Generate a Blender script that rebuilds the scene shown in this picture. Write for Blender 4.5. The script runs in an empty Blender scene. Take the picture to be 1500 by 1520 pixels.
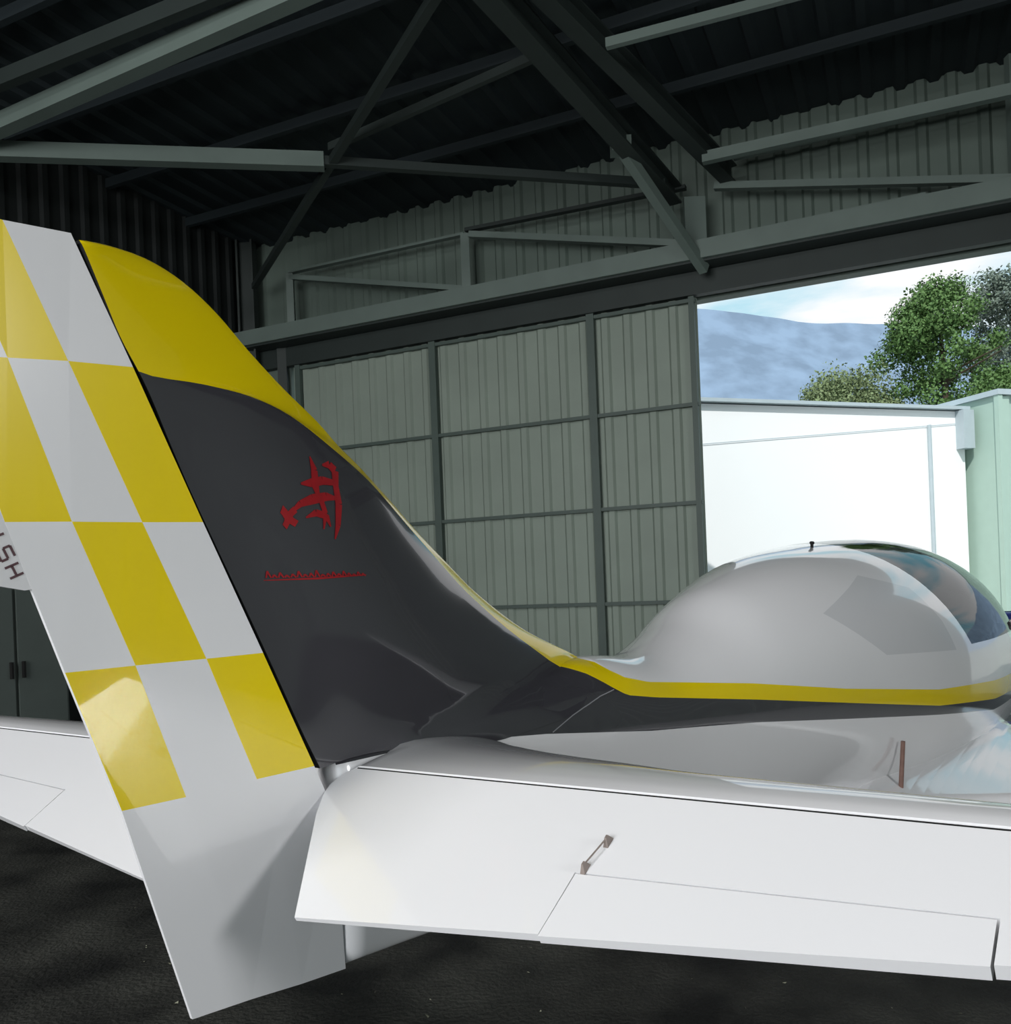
import bpy, bmesh, math, random
from mathutils import Vector as V, Matrix, noise
from mathutils.bvhtree import BVHTree
random.seed(4)
sc=bpy.context.scene
sc.view_settings.view_transform='Standard'
# ---------------------------------------------------------------- helpers
def s2l(c): return tuple(((x/255)/12.92 if x/255<=.04045 else (((x/255)+.055)/1.055)**2.4) for x in c)
def mat(name,col,rough=.5,metal=0,coat=0,noise=.0,scale=5,bump=0,bscale=40,spec=.5,emit=None,bdist=.02,ramp=None):
    m=bpy.data.materials.new(name); m.use_nodes=True; nt=m.node_tree; b=nt.nodes['Principled BSDF']
    c=(*s2l(col),1); b.inputs['Base Color'].default_value=c
    b.inputs['Roughness'].default_value=rough; b.inputs['Metallic'].default_value=metal
    b.inputs['Coat Weight'].default_value=coat; b.inputs['Coat Roughness'].default_value=.03
    b.inputs['Specular IOR Level'].default_value=spec
    tc=nt.nodes.new('ShaderNodeTexCoord')
    if noise>0:
        n=nt.nodes.new('ShaderNodeTexNoise'); n.inputs['Scale'].default_value=scale; n.inputs['Detail'].default_value=6
        nt.links.new(tc.outputs['Object'],n.inputs['Vector'])
        mx=nt.nodes.new('ShaderNodeMix'); mx.data_type='RGBA'
        mx.inputs['A'].default_value=tuple(x*(1-noise) for x in c[:3])+(1,)
        mx.inputs['B'].default_value=tuple(min(1,x*(1+noise)) for x in c[:3])+(1,)
        src=n.outputs['Fac']
        if ramp:
            mr=nt.nodes.new('ShaderNodeMapRange'); mr.inputs['From Min'].default_value=ramp[0]; mr.inputs['From Max'].default_value=ramp[1]
            nt.links.new(src,mr.inputs['Value']); src=mr.outputs['Result']
        nt.links.new(src,mx.inputs['Factor']); nt.links.new(mx.outputs['Result'],b.inputs['Base Color'])
    if bump>0:
        n=nt.nodes.new('ShaderNodeTexNoise'); n.inputs['Scale'].default_value=bscale
        nt.links.new(tc.outputs['Object'],n.inputs['Vector'])
        bp=nt.nodes.new('ShaderNodeBump'); bp.inputs['Strength'].default_value=bump; bp.inputs['Distance'].default_value=bdist
        nt.links.new(n.outputs['Fac'],bp.inputs['Height']); nt.links.new(bp.outputs['Normal'],b.inputs['Normal'])
    return m
def mesh(name,verts,faces,mats,midx=None,smooth=False,parent=None,loc=None):
    me=bpy.data.meshes.new(name); me.from_pydata([tuple(v) for v in verts],[],faces)
    for m in (mats if isinstance(mats,list) else [mats]): me.materials.append(m)
    if midx: me.polygons.foreach_set('material_index',midx)
    me.validate(); me.update()
    o=bpy.data.objects.new(name,me); sc.collection.objects.link(o)
    if smooth:
        me.polygons.foreach_set('use_smooth',[True]*len(me.polygons))
    if parent: o.parent=parent
    return o
def empty(name,M=None):
    e=bpy.data.objects.new(name,None); sc.collection.objects.link(e)
    if M: e.matrix_world=M
    return e
class B:   # mesh accumulator
    def __init__(s): s.v=[];s.f=[];s.m=[]
    def add(s,vs,fs,mi=0):
        k=len(s.v); s.v+= [V(v) for v in vs]; s.f+=[tuple(i+k for i in f) for f in fs]; s.m+=[mi]*len(fs)
    def hexa(s,p,mi=0): # p: 8 pts bottom4, top4
        s.add(p,[(3,2,1,0),(4,5,6,7),(0,1,5,4),(1,2,6,5),(2,3,7,6),(3,0,4,7)],mi)
    def box(s,a,b,fr=None,mi=0):
        (x0,y0,z0),(x1,y1,z1)=a,b
        p=[(x0,y0,z0),(x1,y0,z0),(x1,y1,z0),(x0,y1,z0),(x0,y0,z1),(x1,y0,z1),(x1,y1,z1),(x0,y1,z1)]
        s.hexa([fr(*q) if fr else q for q in p],mi)
    def bar(s,A,Bb,w,h,mi=0,I=False):
        A=V(A);Bb=V(Bb); d=(Bb-A).normalized(); up=V((0,0,1)) if abs(d.z)<.9 else V((1,0,0))
        r=d.cross(up).normalized(); u=r.cross(d)
        def bx(r0,r1,u0,u1):
            s.hexa([P+r*a+u*c for P in(A,Bb) for a,c in((r0,u0),(r1,u0),(r1,u1),(r0,u1))],mi)
        if I:
            t=w*.12; bx(-w/2,w/2,-h/2,-h/2+t); bx(-w/2,w/2,h/2-t,h/2); bx(-t/2,t/2,-h/2+t,h/2-t)
        else: bx(-w/2,w/2,-h/2,h/2)
    def tube(s,A,Bb,r0,r1=None,n=12,mi=0):
        A=V(A);Bb=V(Bb); r1=r0 if r1 is None else r1; d=(Bb-A).normalized(); up=V((0,0,1)) if abs(d.z)<.9 else V((1,0,0))
        r=d.cross(up).normalized(); u=r.cross(d)
        vs=[P+(r*math.cos(k*2*math.pi/n)+u*math.sin(k*2*math.pi/n))*R for P,R in((A,r0),(Bb,r1)) for k in range(n)]
        s.add(vs,[(k,(k+1)%n,n+(k+1)%n,n+k) for k in range(n)]+[tuple(range(n))[::-1],tuple(range(n,2*n))],mi)
    def obj(s,name,mats,smooth=False,parent=None): return mesh(name,s.v,s.f,mats,s.m,smooth,parent)
def lerp(a,b,t): return a+(b-a)*t
def interp(tab,x):
    if x<=tab[0][0]: return tab[0][1]
    for (a,b),(c,d) in zip(tab,tab[1:]):
        if x<=c: return b+(d-b)*(x-a)/(c-a)
    return tab[-1][1]
def sinterp(tab,x):
    xs=[p[0] for p in tab]; ys=[p[1] for p in tab]; n=len(tab)
    if x<=xs[0]: return ys[0]
    if x>=xs[-1]: return ys[-1]
    i=max(k for k in range(n-1) if xs[k]<=x)
    def m(k):
        if k==0: return (ys[1]-ys[0])/(xs[1]-xs[0])
        if k==n-1: return (ys[-1]-ys[-2])/(xs[-1]-xs[-2])
        return (ys[k+1]-ys[k-1])/(xs[k+1]-xs[k-1])
    h=xs[i+1]-xs[i]; t=(x-xs[i])/h
    return (2*t**3-3*t*t+1)*ys[i]+(t**3-2*t*t+t)*h*m(i)+(-2*t**3+3*t*t)*ys[i+1]+(t**3-t*t)*h*m(i+1)

# ---------------------------------------------------------------- materials
WC=(238,237,239)
WHITE=mat('aircraft_white_paint',WC,.22,coat=1,noise=.02,scale=3)
YEL=mat('aircraft_yellow_paint',(244,216,6),.24,coat=.9,noise=.04,scale=6)
BLK=mat('aircraft_charcoal_paint',(64,63,68),.12,coat=1,noise=.12,scale=2,spec=.8)
RED=mat('decal_red',(158,14,24),.4,noise=.3,scale=60)
DARK=mat('gap_dark',(12,12,12),.9,noise=.1)
STEELB=mat('bracket_metal',(140,128,122),.5,metal=.3,noise=.3,scale=60)
STEPM=mat('step_rust_brown',(128,98,88),.6,noise=.3,scale=40)
RUB=mat('tyre_rubber',(22,22,22),.85,noise=.2,scale=30)
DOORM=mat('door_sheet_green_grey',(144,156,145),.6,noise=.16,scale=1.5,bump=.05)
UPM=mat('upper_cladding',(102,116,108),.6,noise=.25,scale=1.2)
FRM=mat('door_frame_steel',(80,94,88),.55,noise=.15,scale=4)
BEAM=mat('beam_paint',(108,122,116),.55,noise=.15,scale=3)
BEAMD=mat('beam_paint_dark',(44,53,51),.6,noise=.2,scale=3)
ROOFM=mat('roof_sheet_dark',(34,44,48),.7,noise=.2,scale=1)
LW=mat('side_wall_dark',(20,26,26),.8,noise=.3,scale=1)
FLOORM=mat('hangar_floor_asphalt',(48,48,44),.7,noise=.9,scale=2.2,bump=.6,bscale=50,ramp=(.35,.7))
GRND=mat('apron_concrete',(150,150,145),.9,noise=.1,scale=.6)
BLDG=mat('white_render',(244,245,246),.8,noise=.02,scale=.5)
BTRIM=mat('building_trim_grey',(176,188,194),.6,noise=.1)
GREENB=mat('pale_green_cladding',(168,192,180),.6,noise=.05)
LEAF1=mat('leaf_green',(82,112,56),.7,noise=.4,scale=3)
LEAF2=mat('leaf_dull',(104,116,104),.8,noise=.3,scale=3)
LEAF3=mat('leaf_olive',(114,128,88),.8,noise=.3,scale=3)
BARK=mat('bark',(70,58,46),.9,noise=.3,scale=10)
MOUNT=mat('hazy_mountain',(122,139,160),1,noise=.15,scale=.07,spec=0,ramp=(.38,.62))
CAB=mat('cabinet_grey',(88,96,92),.5,noise=.1)
BLUE=mat('blue_plastic',(24,40,120),.4,noise=.1)
SEAT=mat('seat_fabric',(110,112,118),.9,noise=.2,scale=30)
LINE=mat('seam_highlight',(140,140,144),.5,noise=.05)

# ---------------------------------------------------------------- AIRCRAFT
AO=V((-.354,1.676,0))
air=empty('light_aircraft',Matrix.Translation(AO)@Matrix.Rotation(math.radians(53),4,'Z'))
def P(u,v,z): return V((u,-v,z))     # u forward, v starboard

def canopy_mat():
    m=bpy.data.materials.new('canopy_shell'); m.use_nodes=True; nt=m.node_tree; N=nt.nodes; Lk=nt.links
    b=N['Principled BSDF']; b.inputs['Base Color'].default_value=(*s2l(WC),1); b.inputs['Roughness'].default_value=.22; b.inputs['Coat Weight'].default_value=1;b.inputs['Coat Roughness'].default_value=.03
    tc=N.new('ShaderNodeTexCoord'); sx=N.new('ShaderNodeSeparateXYZ'); Lk.new(tc.outputs['Object'],sx.inputs[0])
    def half(a,bz,c):
        m1=N.new('ShaderNodeMath');m1.operation='MULTIPLY';Lk.new(sx.outputs['X'],m1.inputs[0]);m1.inputs[1].default_value=a
        m2=N.new('ShaderNodeMath');m2.operation='MULTIPLY_ADD';Lk.new(sx.outputs['Z'],m2.inputs[0]);m2.inputs[1].default_value=bz;Lk.new(m1.outputs[0],m2.inputs[2])
        m3=N.new('ShaderNodeMath');m3.operation='GREATER_THAN';Lk.new(m2.outputs[0],m3.inputs[0]);m3.inputs[1].default_value=-c
        return m3.outputs[0]
    def mul(a,b_):
        q=N.new('ShaderNodeMath');q.operation='MULTIPLY';Lk.new(a,q.inputs[0]);Lk.new(b_,q.inputs[1]);return q.outputs[0]
    def poly(pts):
        r=None
        for (x0,z0),(x1,z1) in zip(pts,pts[1:]+pts[:1]):
            ax,az=-(z1-z0),(x1-x0); h=half(ax,az,-(ax*x0+az*z0)); r=h if r is None else mul(r,h)
        return r
    glass=poly([(3.14,1.12),(4.75,1.12),(4.4,1.70),(2.85,1.70),(2.78,1.56)])
    quarter=poly([(2.32,1.14),(2.94,1.11),(2.88,1.24),(2.76,1.38),(2.46,1.44),(2.04,1.31)])
    g=N.new('ShaderNodeMix');g.data_type='RGBA';g.inputs['A'].default_value=(*s2l(WC),1);g.inputs['B'].default_value=(*s2l((218,218,221)),1)
    Lk.new(quarter,g.inputs['Factor']);Lk.new(g.outputs['Result'],b.inputs['Base Color'])
    gl=N.new('ShaderNodeBsdfGlossy');gl.inputs['Roughness'].default_value=.02
    tr=N.new('ShaderNodeBsdfTransparent');tr.inputs['Color'].default_value=(.88,.97,.97,1)
    fr=N.new('ShaderNodeFresnel');fr.inputs['IOR'].default_value=1.35
    ms=N.new('ShaderNodeMixShader');Lk.new(fr.outputs[0],ms.inputs[0]);Lk.new(tr.outputs[0],ms.inputs[1]);Lk.new(gl.outputs[0],ms.inputs[2])
    mo=N.new('ShaderNodeMixShader');Lk.new(glass,mo.inputs[0]);Lk.new(b.outputs[0],mo.inputs[1]);Lk.new(ms.outputs[0],mo.inputs[2])
    Lk.new(mo.outputs[0],N['Material Output'].inputs['Surface'])
    return m
CANOPY=canopy_mat()

ZT=[(0,1.15),(.3,1.17),(.6,1.215),(.8,1.25),(.95,1.25),(1.2,1.235),(1.5,1.30),(1.8,1.42),(2.2,1.52),(2.6,1.57),(3.0,1.60),(3.4,1.615),(3.8,1.60),(4.2,1.53),(4.6,1.37),(4.9,1.19),(5.2,1.12),(5.5,1.08),(5.75,1.0)]
ZB=[(0,.745),(.3,.72),(1,.66),(2,.50),(3,.40),(4,.40),(5,.46),(5.5,.56),(5.75,.66)]
BW=[(0,.036),(.3,.055),(.6,.10),(.9,.15),(1.2,.205),(1.5,.275),(2.05,.41),(2.7,.555),(3.2,.63),(3.6,.665),(4.2,.66),(4.6,.60),(5,.50),(5.5,.36),(5.75,.24)]
ZC=[(0,1.05),(.9,1.05),(2,.98),(3,.92),(4,.88),(5,.85),(5.75,.83)]
NU=[(0,2.),(1.2,2.),(1.8,2.0),(2.6,2.25),(3.4,2.4),(4.4,2.4),(5,2.3),(5.75,2)]
NL=[(0,7),(.4,5),(1,3),(2,2.2),(5.75,2.2)]
ZY1=[(.88,1.26),(.92,1.215),(.96,1.192),(1.05,1.17),(1.5,1.12),(2.0,1.05),(2.7,.971),(3.4,.934),(4.1,.92),(5.75,.9)]
ZY2=[(.68,1.27),(.74,1.25),(.82,1.215),(.89,1.17),(.93,1.148),(1.05,1.128),(1.5,1.07),(2.08,.99),(2.7,.906),(3.4,.85),(4.1,.84),(5.75,.84)]
ZK=[(0,1.125),(.25,1.125),(.6,1.094),(1,1.044),(1.5,1.0),(2.05,.94),(2.7,.87),(3.4,.80),(4.1,.80),(5.75,.80)]
stations=[i*.05 for i in range(12)]+[.6+i*.02 for i in range(25)]+[1.1+i*.05 for i in range(94)]
def section(u):
    zt,zb,b,zc=[sinterp(t,u) for t in(ZT,ZB,BW,ZC)]; n=interp(NU,u); nl=interp(NL,u)
    def phi(z):
        if z>=zc: return math.asin(min(1,(z-zc)/(zt-zc))**(n/2))
        return -math.asin(min(1,(zc-z)/(zc-zb))**(nl/2))
    def pt(ph):
        c,s_=max(0,math.cos(ph)),math.sin(ph)
        if s_>=0: return b*c**(2/n), zc+(zt-zc)*s_**(2/n)
        return b*c**(2/nl), zc-(zc-zb)*(-s_)**(2/nl)
    top=math.pi/2
    a1=phi(min(zt,interp(ZY1,u))) if u>.8 else top
    a2=phi(min(zt,interp(ZY2,u))) if u>.66 else top
    a1=max(a1,a2); a3=min(a2,phi(interp(ZK,u)))
    segs=[(top,a1,16),(a1,a2,3),(a2,a3,6),(a3,-top,16)]
    out=[];mi=[]
    for k,(p,q,nn) in enumerate(segs):
        for j in range(nn): out.append(pt(lerp(p,q,j/nn))); mi.append(k)
    out.append((0,zb)); return out,mi
def boom_half(u,z):
    u=max(0,u); zt,b,zc=[sinterp(t,u) for t in(ZT,BW,ZC)]; n=interp(NU,u)
    if z>=zt: return 0
    return b*(1-max(0,(z-zc)/(zt-zc))**n)**(1/n)
verts=[];faces=[];mi=[]
rings=[]
for u in stations:
    s,m=section(u)
    ring=[]
    for v,z in s: verts.append(P(u,v,z)); ring.append(len(verts)-1)
    for v,z in s[::-1][1:-1]: verts.append(P(u,-v,z)); ring.append(len(verts)-1)
    rings.append(ring)
nr=len(rings[0]); segm=m+m[::-1]
for i in range(len(rings)-1):
    for k in range(nr):
        faces.append((rings[i][k],rings[i][(k+1)%nr],rings[i+1][(k+1)%nr],rings[i+1][k])); 
        seg=segm[k]; mi.append({0:(0 if stations[i]<1.15 else 3),1:1,2:2,3:0}[seg])
faces.append(tuple(rings[0])); mi.append(0); faces.append(tuple(rings[-1])[::-1]); mi.append(0)
fus=mesh('fuselage',verts,faces,[WHITE,YEL,BLK,CANOPY],mi,True,air)
bm=bmesh.new();bm.from_mesh(fus.data);bmesh.ops.remove_doubles(bm,verts=bm.verts,dist=.0004);bmesh.ops.recalc_face_normals(bm,faces=bm.faces);fusbvh=BVHTree.FromBMesh(bm);bm.to_mesh(fus.data);bm.free()
# spinner and propeller
b=B()
prof=[(5.75,.15),(5.82,.145),(5.92,.12),(6.0,.07),(6.04,.0)]
for (u0,r0),(u1,r1) in zip(prof,prof[1:]):
    n=20
    b.add([P(uu,rr*math.cos(k*2*math.pi/n),.86+rr*math.sin(k*2*math.pi/n)) for uu,rr in((u0,r0),(u1,r1)) for k in range(n)],[(k,(k+1)%n,n+(k+1)%n,n+k) for k in range(n)])
for a in (20,140,260):
    ca,sa=math.cos(math.radians(a)),math.sin(math.radians(a))
    pr=[(.1,.05),(.35,.075),(.6,.06),(.8,.03)]
    for (r0,w0),(r1,w1) in zip(pr,pr[1:]):
        pts=[]
        for r,w in((r0,w0),(r1,w1)):
            for du,dw in((-.01,-w),(.01,-w),(.03,w),(.01,w)): pts.append(P(5.86+du,r*ca-dw*sa,.86+r*sa+dw*ca))
        b.hexa(pts,1)
b.obj('spinner_propeller',[WHITE,BLK],False,air)

# fin
H=[(-.467,1.995),(-.453,1.964),(-.43,1.91),(-.406,1.854),(-.378,1.806),(-.368,1.788),(-.354,1.759),(-.328,1.698),(-.295,1.625),(-.249,1.532),(-.2,1.435),(-.149,1.332),(-.112,1.255),(-.08,1.189),(-.056,1.142),(-.05,1.128)]
Bd=[(-.467,1.995),(-.453,1.964),(-.43,1.91),(-.406,1.854),(-.378,1.806),(-.262,1.805),(-.169,1.799),(-.082,1.777),(.010,1.732),(.110,1.673),(.200,1.601),(.298,1.522),(.406,1.440),(.55,1.358),(.78,1.243),(.83,1.205)]
LE=[(-.416,2.003),(-.355,2.0),(-.291,1.979),(-.23,1.941),(-.165,1.886),(-.094,1.832),(-.018,1.781),(.03,1.742),(.081,1.707),(.161,1.646),(.232,1.587),(.331,1.513),(.449,1.432),(.638,1.336),(.87,1.255),(.90,1.23)]
T=[.030,.030,.031,.031,.032,.034,.037,.041,.046,.052,.058,.064,.070,.076,.09,.10]
def resample(L,k):
    out=[]
    for i in range((len(L)-1)*k+1):
        t=i/k; j=min(int(t),len(L)-2); fr=t-j
        def cr(a,b,c,d): return .5*((2*b)+(-a+c)*fr+(2*a-5*b+4*c-d)*fr**2+(-a+3*b-3*c+d)*fr**3)
        g=lambda q:L[max(0,min(len(L)-1,q))]
        out.append(tuple(cr(*[g(j+q)[c] for q in(-1,0,1,2)]) for c in range(2)))
    return out
K=4; Hs,Bs,Ls=resample(H,K),resample(Bd,K),resample(LE,K); Ts=[x[0] for x in resample([(t,0) for t in T],K)]
for i in range(4*K+1): Bs[i]=Hs[i]
verts=[];faces=[];mi=[]
NB,NY=24,12
KU=[(-.47,-.55),(-.1,-.85),(.3,-1.15),(.9,-1.57)]
def thick(s,T,q):   # s: 0 hinge .. 1 leading edge
    th0=.033; w=min(1,s/.55); w=w*w*(3-2*w)
    return lerp(th0,T,w)*(.93*max(0,1-s**q)+.07*math.sqrt(max(0,1-s**12)))
def sst(x): x=min(1,max(0,x)); return x*x*(3-2*x)
side_rings=[]
for i in range(len(Hs)):
    h,bd,l=Hs[i],Bs[i],Ls[i]
    pts=[(lerp(h[0],bd[0],j/NB),lerp(h[1],bd[1],j/NB)) for j in range(NB)]+[(lerp(bd[0],l[0],1-(1-j/NY)**1.5),lerp(bd[1],l[1],1-(1-j/NY)**1.5)) for j in range(NY+1)]
    cum=[0]
    for p,q in zip(pts,pts[1:]): cum.append(cum[-1]+math.dist(p,q))
    tot=cum[-1]; row=[]
    bl=max(0,(i-44)/16)**2
    qx=lerp(1.9,3.3,min(1,max(0,(i-16)/16)))
    for sgn in(1,-1):
        r=[]
        for jj,(p,c) in enumerate(zip(pts,cum)):
            s_=c/tot
            zz=p[1]-.070*bl*sst((s_-.05)/.5)*sst((1-s_)/.25)
            th=thick(s_,Ts[i],qx)
            if i<3: th*=[.15,.6,.85][i]
            bh=boom_half(p[0],zz)+lerp(.003,-.006,sst((s_-.8)/.15))
            if bl>0: th=lerp(th,max(bh,.033*sst((.45-s_)/.3),0),bl)
            verts.append(P(p[0]+.004*(1-s_)+interp(KU,p[0])*(th-.03)*(1-bl),sgn*th,zz)); r.append(len(verts)-1)
        row.append(r)
    side_rings.append(row)
for i in range(len(Hs)-1):
    for sd in(0,1):
        a,c=side_rings[i][sd],side_rings[i+1][sd]
        for j in range(NB+NY):
            f=(a[j],a[j+1],c[j+1],c[j]); faces.append(f if sd==0 else f[::-1]); mi.append(0 if j<NB else 1)
    faces.append((side_rings[i][1][0],side_rings[i][0][0],side_rings[i+1][0][0],side_rings[i+1][1][0])); mi.append(2)
a,c=side_rings[0]
for j in range(NB+NY): faces.append((a[j],c[j],c[j+1],a[j+1])); mi.append(1)
fin=mesh('vertical_fin',verts,faces,[BLK,YEL,DARK],mi,True,air)
bm=bmesh.new();bm.from_mesh(fin.data);bmesh.ops.remove_doubles(bm,verts=bm.verts,dist=.0003);bmesh.ops.recalc_face_normals(bm,faces=bm.faces)
finbvh=BVHTree.FromBMesh(bm);bm.to_mesh(fin.data);bm.free()
md=fin.modifiers.new('e','EDGE_SPLIT'); md.split_angle=math.radians(60)
def strokes(name,segs,w,mtl,bvh,off=.0015,dflt=.04):
    b=B()
    bv=bvh if isinstance(bvh,(list,tuple)) else ([bvh] if bvh else [])
    for seg in segs:
        p,q=seg[0],seg[1]; w0,w1=(seg[2],seg[3]) if len(seg)>2 else (w,w)
        d=V((q[0]-p[0],q[1]-p[1]));n=V((-d.y,d.x)).normalized(); N=max(1,int(d.length/.012))
        rows=[]
        for i in range(N+1):
            c=V(p)+d*(i/N); rr=[]
            for sg in(-1,1):
                x=c+n*sg*lerp(w0,w1,i/N)/2; ys=[h_.y for h_ in (t_.ray_cast(V((x.x,-1.5,x.y)),V((0,1,0)))[0] for t_ in bv) if h_]
                y=(min(ys) if ys else -dflt)-off; rr.append(V((x.x,y,x.y)))
            rows.append(rr)
        for r0,r1 in zip(rows,rows[1:]): b.add([r0[0],r0[1],r1[1],r1[0]],[(0,1,2,3)])
    return b.obj(name,[mtl],False,air)
def pl(pts,ws,k=1.35):
    return [(a,c,w0*k,w1*k) for a,c,w0,w1 in zip(pts,pts[1:],ws,ws[1:])]
E_=[]
E_+=pl([(-.015,1.692),(.005,1.694),(.018,1.684),(.014,1.655),(.016,1.62),(.008,1.58),(-.004,1.552)],[.003,.012,.014,.011,.013,.010,.002])
E_+=pl([(-.045,1.705),(-.038,1.68),(-.04,1.65),(-.034,1.625)],[.002,.012,.013,.004])
E_+=pl([(-.075,1.652),(-.05,1.655),(-.02,1.662),(.012,1.66)],[.003,.012,.012,.008])
E_+=pl([(-.118,1.59),(-.108,1.60),(-.10,1.59),(-.106,1.578),(-.116,1.584)],[.014,.022,.022,.018,.014])
E_+=pl([(-.10,1.60),(-.08,1.615),(-.05,1.625),(-.015,1.632),(.01,1.63)],[.004,.009,.014,.012,.005])
E_+=pl([(-.07,1.59),(-.045,1.60),(-.02,1.595),(-.012,1.575)],[.002,.010,.010,.002])
E_+=pl([(-.03,1.625),(-.022,1.60),(-.03,1.57)],[.009,.009,.002])
strokes('fin_emblem',E_,.01,RED,finbvh)
L_=[]
x=-.155; kk=0
hs=[.012,.005,.009,.004,.006,.011,.005,.007,.012,.004,.006,.009,.005,.010,.006,.004,.008,.005]
while x<.065:
    hgt=hs[kk%len(hs)]; kk+=1
    L_+=pl([(x,1.482),(x+.002,1.482+hgt),(x+.006,1.483+hgt*.4),(x+.010,1.482)],[.0022,.0024,.0024,.002]); x+=.0125
L_+=pl([(-.16,1.478),(-.05,1.479),(.07,1.484)],[.001,.0026,.001])
strokes('fin_lettering',L_,.006,RED,finbvh)
strokes('fin_root_seam',[((.62,1.095),(.70,1.125)),((.70,1.125),(.82,1.158)),((.82,1.158),(.885,1.168))],.0025,LINE,[finbvh,fusbvh],.0015)

# rudder
R=[[(-.469,1.995),(-.561,1.988),(-.637,1.984),(-.705,1.978)],[(-.385,1.811),(-.48,1.805),(-.56,1.797),(-.64,1.79)],[(-.273,1.576),(-.374,1.573),(-.479,1.571),(-.568,1.568)],[(-.164,1.352),(-.27,1.351),(-.389,1.351),(-.493,1.35)],[(-.060,1.135),(-.18,1.134),(-.311,1.13),(-.415,1.13)],[(-.016,1.04),(-.14,1.03),(-.28,1.03),(-.386,1.03)],[(-.004,.742),(-.1,.748),(-.2,.758),(-.309,.766)]]
TH=[.030,.021,.012,.003]
b=B()
chk=['WYW','YWY','WYW','YWY','WWW','WWW']
k=lambda a,c,sg:P(R[a][c][0],sg*TH[c]*(1.1 if a>0 else .8),R[a][c][1])
for sg in(1,-1):
    for i in range(6):
        for j in range(3):
            q=[k(a,c,sg) for a,c in((i,j),(i,j+1),(i+1,j+1),(i+1,j))]
            b.add(q,[(0,1,2,3) if sg>0 else (3,2,1,0)],'WY'.index(chk[i][j]))
for i in range(6):
    b.add([k(i,0,1),k(i+1,0,1),k(i+1,0,-1),k(i,0,-1)],[(0,1,2,3)],2 if i<4 else 0)
    b.add([k(i,3,1),k(i,3,-1),k(i+1,3,-1),k(i+1,3,1)],[(0,1,2,3)],0)
for j in range(3):
    b.add([k(0,j,1),k(0,j,-1),k(0,j+1,-1),k(0,j+1,1)],[(0,1,2,3)],0)
    b.add([k(6,j,1),k(6,j+1,1),k(6,j+1,-1),k(6,j,-1)],[(0,1,2,3)],0)
b.obj('rudder',[WHITE,YEL,DARK],False,air)
tp=[(-.586,1.632),(-.566,1.568),(-.524,1.480),(-.528,1.474),(-.545,1.472),(-.58,1.479),(-.65,1.50),(-.67,1.63)]
b=B(); n=len(tp)
b.add([P(x,.003,z) for x,z in tp]+[P(x,-.003,z) for x,z in tp],[tuple(range(n))[::-1],tuple(range(n,2*n))]+[(i,(i+1)%n,n+(i+1)%n,n+i) for i in range(n)])
b.obj('rudder_trim_tab',[WHITE],False,air)
def glyph(ch):
    return {'H':[((0,0),(0,1)),((.6,0),(.6,1)),((0,.5),(.6,.5))],'S':[((.6,1),(0,1)),((0,1),(0,.5)),((0,.5),(.6,.5)),((.6,.5),(.6,0)),((.6,0),(0,0))],'I':[((.3,0),(.3,1))],'T':[((.3,0),(.3,1)),((0,1),(.6,1))]}[ch]
segs=[]
for kk,ch in enumerate('HSIT'):
    base=V((-.546+(-.0105)*kk,1.497+.024*kk)); ax=V((-.4,.9)).normalized(); up=V((-.9,-.4)).normalized()
    for p,q in glyph(ch):
        f2=lambda s:tuple(base+ax*s[0]*.026+up*s[1]*.020)
        segs.append((f2(p),f2(q)))
strokes('tab_lettering',segs,.0035,mat('lettering_maroon',(90,60,66),.5,noise=.1),None,.001,.003)

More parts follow.
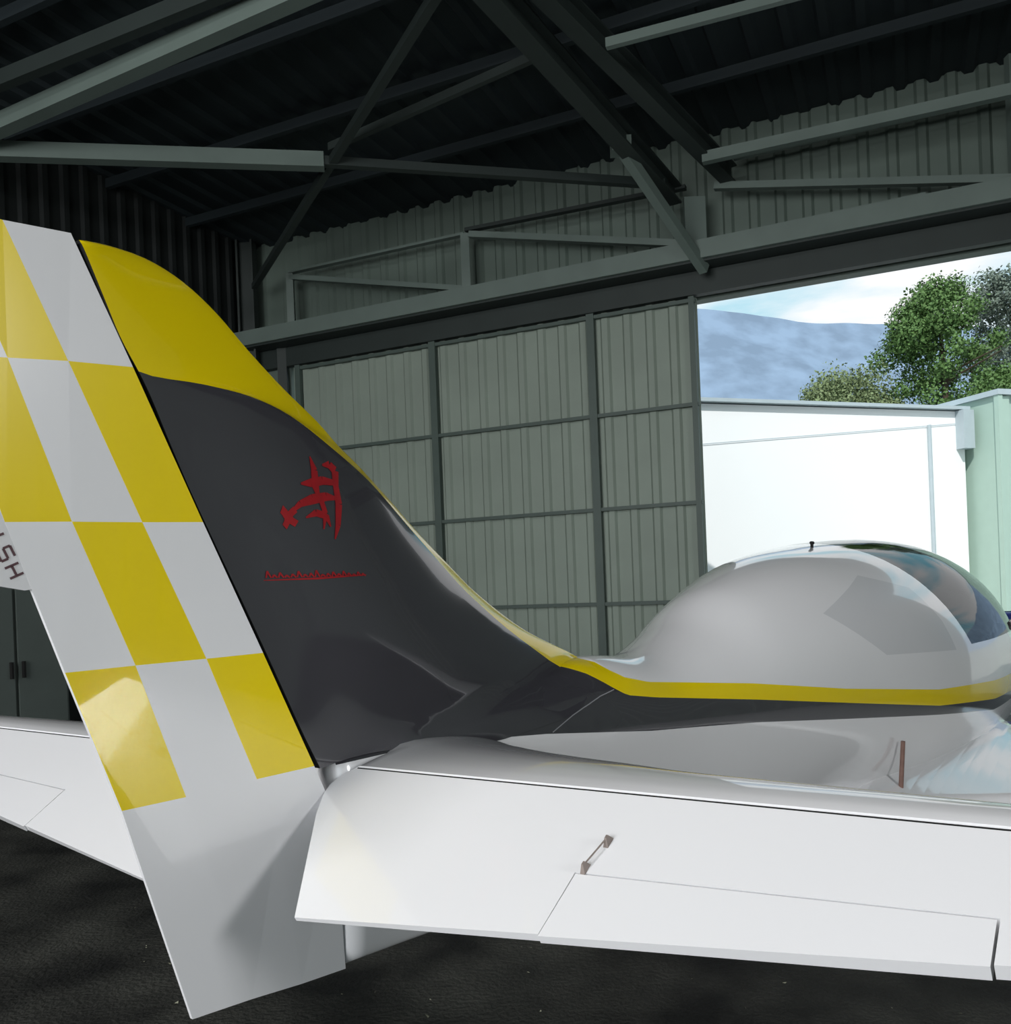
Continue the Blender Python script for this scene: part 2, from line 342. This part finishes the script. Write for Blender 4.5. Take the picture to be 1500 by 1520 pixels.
# tailplane + elevators
dih=.026
def stab(sg,side,yaw=0,ext=0):
    cy,sy=math.cos(yaw),math.sin(yaw)
    def Q(u,v,z):
        du,dv=u-.022,v-.056
        return P(.022+du*cy-dv*sy, sg*(.056+dv*cy+du*sy), z)
    b=B()
    LEt=[(.0,.42),(.1,.40),(.155,.385),(.40,.31),(.688,.232),(1.122+ext,.171),(1.2+ext,.15),(1.25+ext,.10)]
    rows=[]
    for v in [-.03,.03,.06,.08,.1,.125,.155,.2,.28,.4,.55,.688,.85,1.0,1.122+ext,1.2+ext,1.235+ext,1.25+ext]:
        le=interp(LEt,v); z0=1.12+dih*v; u0=.028; row=[]
        ts=[0,.08,.15,.25,.35,.45,.55,.7,.82,.91,.97,1]
        t=.018 if v<1.2+ext else .018*(1-(v-1.2-ext)/.06)
        hump=.010*math.exp(-max(0,v-.05)/.10)
        top=[(lerp(u0,le,s),z0+t*.6*math.sin(math.pi*s**.8)-(.018)*s**4+hump*min(1,max(0,s-.05)*2.5)-(.012 if v<.04 and s<.3 else 0)) for s in ts]
        bot=[(lerp(u0,le,s),z0-.036*(1-s**3)-.018*s**3) for s in ts[::-1][1:]]
        for u,z in top+bot: row.append(Q(u,v,z))
        rows.append(row)
    n=len(rows[0])
    for r0,r1 in zip(rows,rows[1:]):
        b.add(r0+r1,[(k,(k+1)%n,n+(k+1)%n,n+k) for k in range(n)])
    b.add(rows[-1],[tuple(range(n))])
    o=b.obj('tailplane_'+side,[WHITE],True,air)
    bm=bmesh.new();bm.from_mesh(o.data);bmesh.ops.remove_doubles(bm,verts=bm.verts,dist=.0003);bmesh.ops.recalc_face_normals(bm,faces=bm.faces);bm.to_mesh(o.data);bm.free()
    m=o.modifiers.new('e','EDGE_SPLIT'); m.split_angle=math.radians(50)
    dr=math.radians(30)
    def E(s,c,h=0):
        return Q(.022-c*math.cos(dr)-h*math.sin(dr),.056+s,1.1195+s*dih-c*math.sin(dr)+h*math.cos(dr))
    def slab(poly,name,mtl=WHITE):
        bb=B(); n=len(poly); th=lambda c:.036*(1-min(1,max(0,c)/.36))+.004
        bb.add([E(s,c,0) for s,c in poly]+[E(s,c,-th(c)) for s,c in poly],[tuple(range(n)),tuple(range(n,2*n))[::-1]]+[(i,(i+1)%n,n+(i+1)%n,n+i) for i in range(n)])
        o=bb.obj(name,[mtl],False,air)
        bm=bmesh.new();bm.from_mesh(o.data);bmesh.ops.triangulate(bm,faces=[f for f in bm.faces if len(f.verts)>4]);bmesh.ops.recalc_face_normals(bm,faces=bm.faces);bm.to_mesh(o.data);bm.free()
    slab([(.0,.003),(-.018,.02),(-.026,.05),(-.02,.075),(.008,.125),(.158,.33),(.575,.267),(.575,.160),(1.086,.130),(1.086,.19),(1.21+ext,.17),(1.215+ext,.003)],'elevator_'+side)
    slab([(.577,.1625),(1.083,.1325),(1.083,.1925),(.576,.270)],'elevator_trim_tab_'+side)
    bb=B(); bb.add([E(0,-.003,-.003),E(0,.005,-.004),E(1.21,.005,-.004),E(1.21,-.003,-.003)],[(0,1,2,3)]); bb.obj('hinge_gap_'+side,[DARK],False,air)
    if sg<0: return
    bb=B(); bb.tube(E(.599,.10,.009),E(.588,.155,.009),.0012)
    for s,c in((.588,.152),(.599,.10)):
        bb.hexa([E(s-.004,c-.009,0),E(s+.004,c-.009,0),E(s+.004,c+.010,0),E(s-.004,c+.010,0),E(s-.0015,c-.003,.012),E(s+.0015,c-.003,.012),E(s+.0015,c+.003,.012),E(s-.0015,c+.003,.012)])
    bb.obj('tab_bracket_'+side,[STEELB],False,air)
stab(1,'starboard'); stab(-1,'port',math.radians(9),.15)
# wings (low wing) with large root fillet
def wing(sg,side):
    b=B(); rows=[]
    for v in [.1,.3,.40,.45,.5,.54,.58,.62,.66,.7,.75,.8,.88,1.0,1.15,1.4,1.8,2.4,3.4,4.2,4.45,4.5]:
        root=max(0,min(1,1-(v-.4)/.75)); root=root*root
        c=lerp(1.66,.85,min(1,v/4.5)); ule=4.35-.05*v; te=ule-c-.75*root; z0=.50+.055*v
        t=.085*(1-v/9)*(1 if v<4.4 else .4)
        row=[]
        ts=[0,.02,.08,.2,.35,.5,.65,.8,.92,1]
        for s in ts: row.append(P(lerp(ule,te,s),sg*v,z0+t*1.9*(math.sqrt(s)*(1-s)*1.6)+.26*root**1.5*(1-s*.6)*min(1,s*3)))
        for s in ts[::-1][1:-1]: row.append(P(lerp(ule,te,s),sg*v,z0-t*.8*(math.sqrt(s)*(1-s)*1.6)-.004))
        rows.append(row)
    n=len(rows[0])
    for r0,r1 in zip(rows,rows[1:]): b.add(r0+r1,[(k,(k+1)%n,n+(k+1)%n,n+k) for k in range(n)])
    b.add(rows[-1],[tuple(range(n))])
    o=b.obj('wing_'+side,[WHITE],True,air)
    bm=bmesh.new();bm.from_mesh(o.data);bmesh.ops.recalc_face_normals(bm,faces=bm.faces);bm.to_mesh(o.data);bm.free()
wing(1,'starboard'); wing(-1,'port')
# landing gear
b=B()
def wheel(u,v,r=.16):
    n=24; pr=[(-.05,r*.5),(-.055,r*.85),(-.03,r),(.03,r),(.055,r*.85),(.05,r*.5)]
    for (w0,r0),(w1,r1) in zip(pr,pr[1:]):
        b.add([P(u+rr*math.cos(k*2*math.pi/n),v+ww,r+rr*math.sin(k*2*math.pi/n)) for ww,rr in((w0,r0),(w1,r1)) for k in range(n)],[(k,(k+1)%n,n+(k+1)%n,n+k) for k in range(n)],0)
    b.tube(P(u,v-.05,r),P(u,v+.05,r),r*.5,mi=1)
for s in(1,-1):
    wheel(3.7,s*.85); b.tube(P(3.7,s*.7,.52),P(3.7,s*.80,.17),.025,.02,mi=1)
wheel(5.1,0,.16); b.tube(P(5.05,0,.55),P(5.1,.08,.16),.025,mi=1)
b.obj('landing_gear',[RUB,WHITE],False,air)
b=B(); b.tube(P(2.38,.47,.62),P(2.36,.49,.815),.009,.008); b.obj('entry_step',[STEPM],False,air)
b=B(); hz=sinterp(ZT,2.62); b.tube(P(2.62,.10,hz-.02),P(2.62,.10,hz+.012),.007,.006); b.tube(P(2.61,.10,hz+.012),P(2.635,.10,hz+.012),.007); b.obj('vent_scoop',[DARK],False,air)
b=B()
for s in(.27,-.27):
    b.hexa([P(3.25,s-.2,.75),P(3.8,s-.2,.72),P(3.8,s+.2,.72),P(3.25,s+.2,.75),P(3.2,s-.2,.86),P(3.8,s-.2,.86),P(3.8,s+.2,.86),P(3.2,s+.2,.86)])
    b.hexa([P(3.1,s-.2,.8),P(3.25,s-.2,.8),P(3.25,s+.2,.8),P(3.1,s+.2,.8),P(2.98,s-.15,1.22),P(3.07,s-.15,1.24),P(3.07,s+.15,1.24),P(2.98,s+.15,1.22)])
b.hexa([P(4.2,-.4,.85),P(4.5,-.4,.85),P(4.5,.4,.85),P(4.2,.4,.85),P(4.2,-.35,1.12),P(4.5,-.35,1.10),P(4.5,.35,1.10),P(4.2,.35,1.12)])
b.obj('cockpit_interior',[SEAT],False,air)

# ---------------------------------------------------------------- HANGAR
w=math.radians(24.6); WD=V((-math.cos(w),math.sin(w),0)); WN=V((math.sin(w),math.cos(w),0)); W0=V((2.19,9.5,0))
def wp(t,n,z): return W0+WD*t+WN*n+V((0,0,z))
TL,TR,NB_,ZR=6.05,-9.0,-17.0,6.25
def corr(b,org,du,dw,length,height,pitch=.25,depth=.035,nrm=None,mi=0):
    n=int(length/pitch); xs=[]
    for i in range(n+1):
        x=i*pitch
        for a,d in((0,0),(.55,0),(.65,1),(.9,1)): 
            if x+a*pitch<=length: xs.append((x+a*pitch,d*depth))
    xs.append((length,0)); vs=[]
    for x,d in xs: vs+=[org+du*x+nrm*d, org+du*x+nrm*d+dw*height]
    b.add(vs,[(2*i,2*i+2,2*i+3,2*i+1) for i in range(len(xs)-1)],mi)
Z=V((0,0,1))
b=B(); corr(b,wp(TL,.05,4.76),-WD,Z,TL-TR,1.54,nrm=-WN,pitch=.27)
b.box((TL,.12,0),(5.45,.0,4.6),wp); b.box((-6.3,.12,0),(TR,.0,4.6),wp)
b.box((TL,.25,4.5),(TR,.1,6.3),wp)
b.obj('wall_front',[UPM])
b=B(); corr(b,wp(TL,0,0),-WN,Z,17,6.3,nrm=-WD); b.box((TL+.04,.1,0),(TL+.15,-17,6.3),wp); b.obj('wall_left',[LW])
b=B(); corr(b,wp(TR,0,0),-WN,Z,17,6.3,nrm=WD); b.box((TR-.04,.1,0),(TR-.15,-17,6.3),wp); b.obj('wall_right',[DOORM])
b=B(); b.box((TL,NB_,0),(3.5,NB_-.15,6.3),wp); b.box((3.5,NB_,4.6),(-8,NB_-.15,6.3),wp); b.box((-8,NB_,0),(TR,NB_-.15,6.3),wp); b.obj('wall_back',[DOORM])
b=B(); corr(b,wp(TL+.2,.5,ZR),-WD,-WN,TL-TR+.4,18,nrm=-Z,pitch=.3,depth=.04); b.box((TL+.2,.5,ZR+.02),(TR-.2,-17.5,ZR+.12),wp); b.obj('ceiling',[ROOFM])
b=B(); b.box((TL+.15,.3,-.1),(TR-.15,-17.3,0),wp); b.obj('floor',[FLOORM])
door=empty('door_1')
b=B()
corr(b,wp(5.4,.0,.05),-WD,Z,5.4,4.45,nrm=-WN,pitch=.26,depth=.03); b.box((5.4,.04,.05),(0,.02,4.5),wp); b.obj('door_sheet',[DOORM],parent=door)
b=B()
for t,ww in((.04,.06),(1.19,.09),(3.24,.09),(5.28,.08)): b.box((t+ww/2,-.09,.03),(t-ww/2,-.03,4.5),wp)
for z in(4.46,3.34,2.28,1.21,.08): b.box((5.3,-.08,z-.02),(0,-.035,z+.02),wp)
b.obj('door_frame',[FRM],parent=door)
# steel structure
b=B()
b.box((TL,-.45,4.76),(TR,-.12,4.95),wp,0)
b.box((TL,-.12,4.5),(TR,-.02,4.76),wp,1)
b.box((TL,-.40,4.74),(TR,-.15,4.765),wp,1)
def wm(t0,z0,t1,z1,ww=.07,n=-.3,mi=0,dd=.08): b.bar(wp(t0,n,z0),wp(t1,n,z1),dd,ww,mi)
wm(5.17,4.95,5.17,5.62,.09); wm(2.62,4.82,2.62,5.62,.10); wm(-.08,4.9,-.08,5.45,.22,mi=0)
wm(5.17,5.58,2.65,4.98,.06); wm(5.17,5.64,2.62,5.62,.03); wm(2.55,5.60,.0,4.98,.07); wm(-.3,5.52,-2.98,4.98,.07); wm(-.27,4.97,-2.26,4.99,.04)
wm(-3.0,4.95,-3.0,6.1,.09); wm(-.5,5.80,-6,5.76,.10); wm(-3.0,5.5,-5.8,4.98,.07)
wm(2.6,5.66,.0,5.58,.04,mi=1)
b.bar(wp(5.92,-.25,0),wp(5.92,-.25,6.2),.22,.22,1,True)
b.bar(wp(5.5,-.1,0),wp(5.5,-.1,5.0),.1,.12,1)
def rb(a,c,k0=0,k1=0,z=5.5,ww=.1,h=.12,mi=0,I=False):
    A=V((*a,z));C=V((*c,z)); d=(C-A).normalized(); b.bar(A-d*k0,C+d*k1,ww,h,mi,I)
rb((.12,6.05),(1.94,9.23),6,0,5.5,.16,.2,1,True); rb((.4,6.06),(2.05,8.44),6,.8,5.62,.14,.2,1,True)
rb((-.41,6.16),(-2.71,10.64),3,.9,5.5,.07,.07,1)
rb((-4.34,7.79),(-1.54,8.21),1.5,0,5.5,.12,.14,0); rb((-1.54,8.21),(1.39,8.87),0,.4,5.5,.08,.08,1)
rb((-4.12,7.41),(-1.31,5.96),2,8,5.52,.12,.14,0); rb((-3.84,6.92),(-1.67,5.94),2,6,5.6,.08,.12,1)
rb((.92,6.59),(2.06,6.16),0,6,5.5,.05,.07,0); rb((2.34,8.33),(4.47,7.46),.3,5,5.5,.08,.10,0)
rb((-1.47,8.15),(.43,6.85),0,0,5.6,.05,.07,1)
b.bar((1.22,8.12,5.5),wp(-.16,-.3,4.68),.09,.10,0)
b.box((1.14,8.05,5.42),(1.32,8.2,5.56)); 
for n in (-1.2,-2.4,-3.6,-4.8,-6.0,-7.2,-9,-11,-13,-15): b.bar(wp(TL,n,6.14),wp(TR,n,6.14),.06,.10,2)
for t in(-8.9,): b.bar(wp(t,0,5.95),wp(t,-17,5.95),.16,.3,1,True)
b.obj('steel_roof_truss',[BEAM,BEAMD,ROOFM])
cab=B(); fr=lambda t,n,z:wp(t,n-1.35,z)
cab.box((5.95,-3.4,.08),(5.4,-2.3,1.65),fr,0); cab.box((5.39,-3.36,.12),(5.37,-2.87,1.61),fr,0); cab.box((5.39,-2.83,.12),(5.37,-2.34,1.61),fr,0)
cab.box((5.37,-2.92,.8),(5.34,-2.9,.95),fr,1); cab.box((5.37,-2.8,.8),(5.34,-2.78,.95),fr,1)
for n in(-3.35,-2.4): cab.box((5.9,n,0),(5.85,n+.05,.08),fr,1); cab.box((5.5,n,0),(5.45,n+.05,.08),fr,1)
cab.obj('storage_cabinet',[CAB,DARK])
b=B()
for i in range(120):
    x,y=random.uniform(-2,2.2),random.uniform(1.0,4.5); s=random.uniform(.004,.012)
    b.add([(x+random.uniform(-s,s),y+random.uniform(-s,s),.002+ (s*.5 if k_==0 else 0)) for k_ in range(4)],[(0,1,2),(0,2,3),(0,3,1),(1,3,2)])
b.obj('floor_debris',[mat('debris',(150,150,130),.9,noise=.2)])
# ---------------------------------------------------------------- OUTSIDE
b=B(); 
b.add([(-300,-80,-.03),(500,-80,-.03),(500,520,-.03),(-300,520,-.03)],[(0,1,2,3)]); b.obj('ground',[GRND])
FD=V((5.49,1.81,0)).normalized(); FN=V((-FD.y,FD.x,0)); F0=V((3.48,14.85,0))
def fp(s,n,z): return F0+FD*s+FN*n+V((0,0,z))
b=B()
b.box((-9,0,0),(5.6,10,4.42),fp,0); b.box((-9.1,-.12,4.44),(5.65,10.1,4.5),fp,1)
b.add([fp(-.3,-.02,3.70),fp(5.45,-.02,4.18),fp(5.45,-.02,4.195),fp(-.3,-.02,3.715)],[(0,1,2,3)],1)
b.tube(fp(4.72,-.06,0),fp(4.72,-.06,4.14),.035,mi=1); b.box((5.4,-.2,3.7),(5.65,-.0,4.42),fp,1)
b.obj('white_hangar_building',[BLDG,BTRIM])
b=B()
b.box((5.75,-.6,0),(12,6,4.6),fp,0)
for i in range(14): b.box((5.8+i*.42,-.66,0),(6.0+i*.42,-.6,4.58),fp,0)
b.box((5.68,-.72,4.6),(12.1,6.1,4.7),fp,1); b.box((5.70,-.70,0),(5.80,-.6,4.6),fp,0)
b.obj('green_hangar_building',[GREENB,BTRIM])
b=B()
n=24
pr=[(0,.26),(.02,.28),(.3,.28),(.31,.29),(.33,.28),(.6,.28),(.61,.29),(.63,.28),(.86,.28),(.88,.26)]
for (z0,r0),(z1,r1) in zip(pr,pr[1:]):
    b.add([(6.75+r*math.cos(k_*2*math.pi/n),11.6+r*math.sin(k_*2*math.pi/n),z-.03) for z,r in((z0,r0),(z1,r1)) for k_ in range(n)],[(k_,(k_+1)%n,n+(k_+1)%n,n+k_) for k_ in range(n)])
b.add([(6.75+.26*math.cos(k_*2*math.pi/n),11.6+.26*math.sin(k_*2*math.pi/n),.84) for k_ in range(n)],[tuple(range(n))])
b.obj('plastic_drum',[BLUE],True)
def tree(name,x,y,h,prof,leaf,n,ls=.3,nl=110):
    b=B(); b.tube((x,y,-.03),(x+.2,y,h*.5),.22,.14,mi=1); b.tube((x+.2,y,h*.5),(x,y,h*.93),.14,.03,mi=1)
    for k in range(14):
        z=h*random.uniform(.35,.85); a=random.uniform(0,6.28); r=interp(prof,z)*.8
        b.tube((x+.1,y,z-.6),(x+r*math.cos(a),y+r*math.sin(a),z),.05,.015,6,1)
    lumps=[]
    for k in range(nl):
        z=lerp(prof[0][0],h*.97,random.random()**.8); r=interp(prof,z)*math.sqrt(random.random())*.85; a=random.uniform(0,6.28)
        lumps.append((x+r*math.cos(a),y+r*math.sin(a),z,random.uniform(.35,.7)))
    for k in range(n):
        lx,ly,lz,lr=random.choice(lumps)
        d=V((random.gauss(0,1),random.gauss(0,1),random.gauss(0,1))).normalized()*lr*random.uniform(.4,1.15)
        c=V((lx,ly,lz))+d; t=V((random.gauss(0,1),random.gauss(0,1),random.gauss(0,1))).normalized(); q=t.cross(d.normalized()+V((.01,0,0))).normalized(); s=ls*random.uniform(.5,1)
        b.add([c-t*s*.5,c+q*s*.35,c+t*s*.5,c-q*s*.35],[(0,1,2,3)],0)
    b.obj(name,[leaf,BARK])
tree('deciduous_tree',15.2,30,11.3,[(3,3.2),(6,3.4),(8,2.8),(9.5,1.9),(10.6,1.1),(11.3,.3)],LEAF1,42000,.15,130)
tree('deciduous_tree.001',20.0,34,13.2,[(4,3),(8,3.4),(11,2.5),(13.2,.8)],LEAF2,30000,.16)
tree('deciduous_tree.002',12.4,31,8.5,[(3,3.2),(6,3.0),(7.5,2.1),(8.5,.7)],LEAF3,30000,.14)
ridge=[(-700,150),(-200,150),(0,140),(45,134),(91,126),(114,123),(138,118),(190,114),(260,108),(400,95),(700,90)]
b=B(); NX,NZ=260,40; vs=[]
for i in range(NX+1):
    x=-500+1100*i/NX; top=interp(ridge,x)
    for j in range(NZ+1):
        s=j/NZ; z=top*s; y=400-150*(1-s)**1.2+ (noise.noise(V((x*.012,s*2,0)))*24+noise.noise(V((x*.05,s*6,3)))*6)*(1-s*.8)
        vs.append((x,y,z+noise.noise(V((x*.05,0,7)))*2*s-.5))
b.add(vs,[(i*(NZ+1)+j,(i+1)*(NZ+1)+j,(i+1)*(NZ+1)+j+1,i*(NZ+1)+j+1) for i in range(NX) for j in range(NZ)])
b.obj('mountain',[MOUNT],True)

# ---------------------------------------------------------------- LIGHT
wd=bpy.data.worlds.new('sky'); sc.world=wd; wd.use_nodes=True; nt=wd.node_tree; N=nt.nodes; Lk=nt.links
bg=N['Background']; tc=N.new('ShaderNodeTexCoord'); mp=N.new('ShaderNodeMapping'); mp.inputs['Scale'].default_value=(1,1,4); mp.inputs['Location'].default_value=(.3,0,.2)
Lk.new(tc.outputs['Generated'],mp.inputs[0]); ns=N.new('ShaderNodeTexNoise'); ns.inputs['Scale'].default_value=3.2; ns.inputs['Detail'].default_value=8
Lk.new(mp.outputs[0],ns.inputs['Vector']); cr=N.new('ShaderNodeValToRGB'); cr.color_ramp.elements[0].position=.40; cr.color_ramp.elements[1].position=.57
cr.color_ramp.elements[0].color=(*s2l((150,214,234)),1); cr.color_ramp.elements[1].color=(*s2l((250,252,254)),1)
Lk.new(ns.outputs['Fac'],cr.inputs[0]); Lk.new(cr.outputs[0],bg.inputs['Color']); bg.inputs['Strength'].default_value=1.05
def light(name,kind,loc,rot,e,col=(1,1,1),**k):
    l=bpy.data.lights.new(name,kind); l.energy=e; l.color=col
    for a,v_ in k.items(): setattr(l,a,v_)
    o=bpy.data.objects.new(name,l); sc.collection.objects.link(o); o.location=loc
    if isinstance(rot,V): o.rotation_euler=rot.to_track_quat('-Z','Y').to_euler()
    return o
light('sun','SUN',(0,0,30),V((.25,.75,-.75)),3.4,(1,.98,.94),angle=.01)
light('rear_doorway_daylight','AREA',wp(1.0,-16.6,2.7),WN+V((0,0,-.02)),680,(.98,.99,1),shape='RECTANGLE',size=7,size_y=4)
light('overhead_fill','AREA',wp(1.8,-12.6,6.1),V((.3,.5,-1)),285,(1,1,.99),shape='RECTANGLE',size=2.4,size_y=1.2)  # added fill lamp to brighten the elevators; the ceiling has no skylight
light('side_fill','AREA',wp(-8.7,-10.3,3.6),WD+V((0,0,-.3)),170,(.99,1,1),shape='RECTANGLE',size=1.4,size_y=1.2)  # added lamp for the rudder side and elevator shadow; right wall has no doorway

# ---------------------------------------------------------------- CAMERA
cam=bpy.data.cameras.new('camera'); co=bpy.data.objects.new('camera',cam); sc.collection.objects.link(co)
cam.sensor_fit='HORIZONTAL'; cam.sensor_width=36; cam.lens=36*1300/1500; cam.shift_y=111/1500; cam.clip_end=2000; cam.clip_start=.05
r=.04
rt=V((math.cos(r),0,-math.sin(r))); up=V((math.sin(r),0,math.cos(r))); bk=V((0,-1,0))
M=Matrix((rt,up,bk)).transposed().to_4x4(); M.translation=V((0,0,1.45)); co.matrix_world=M
sc.camera=co
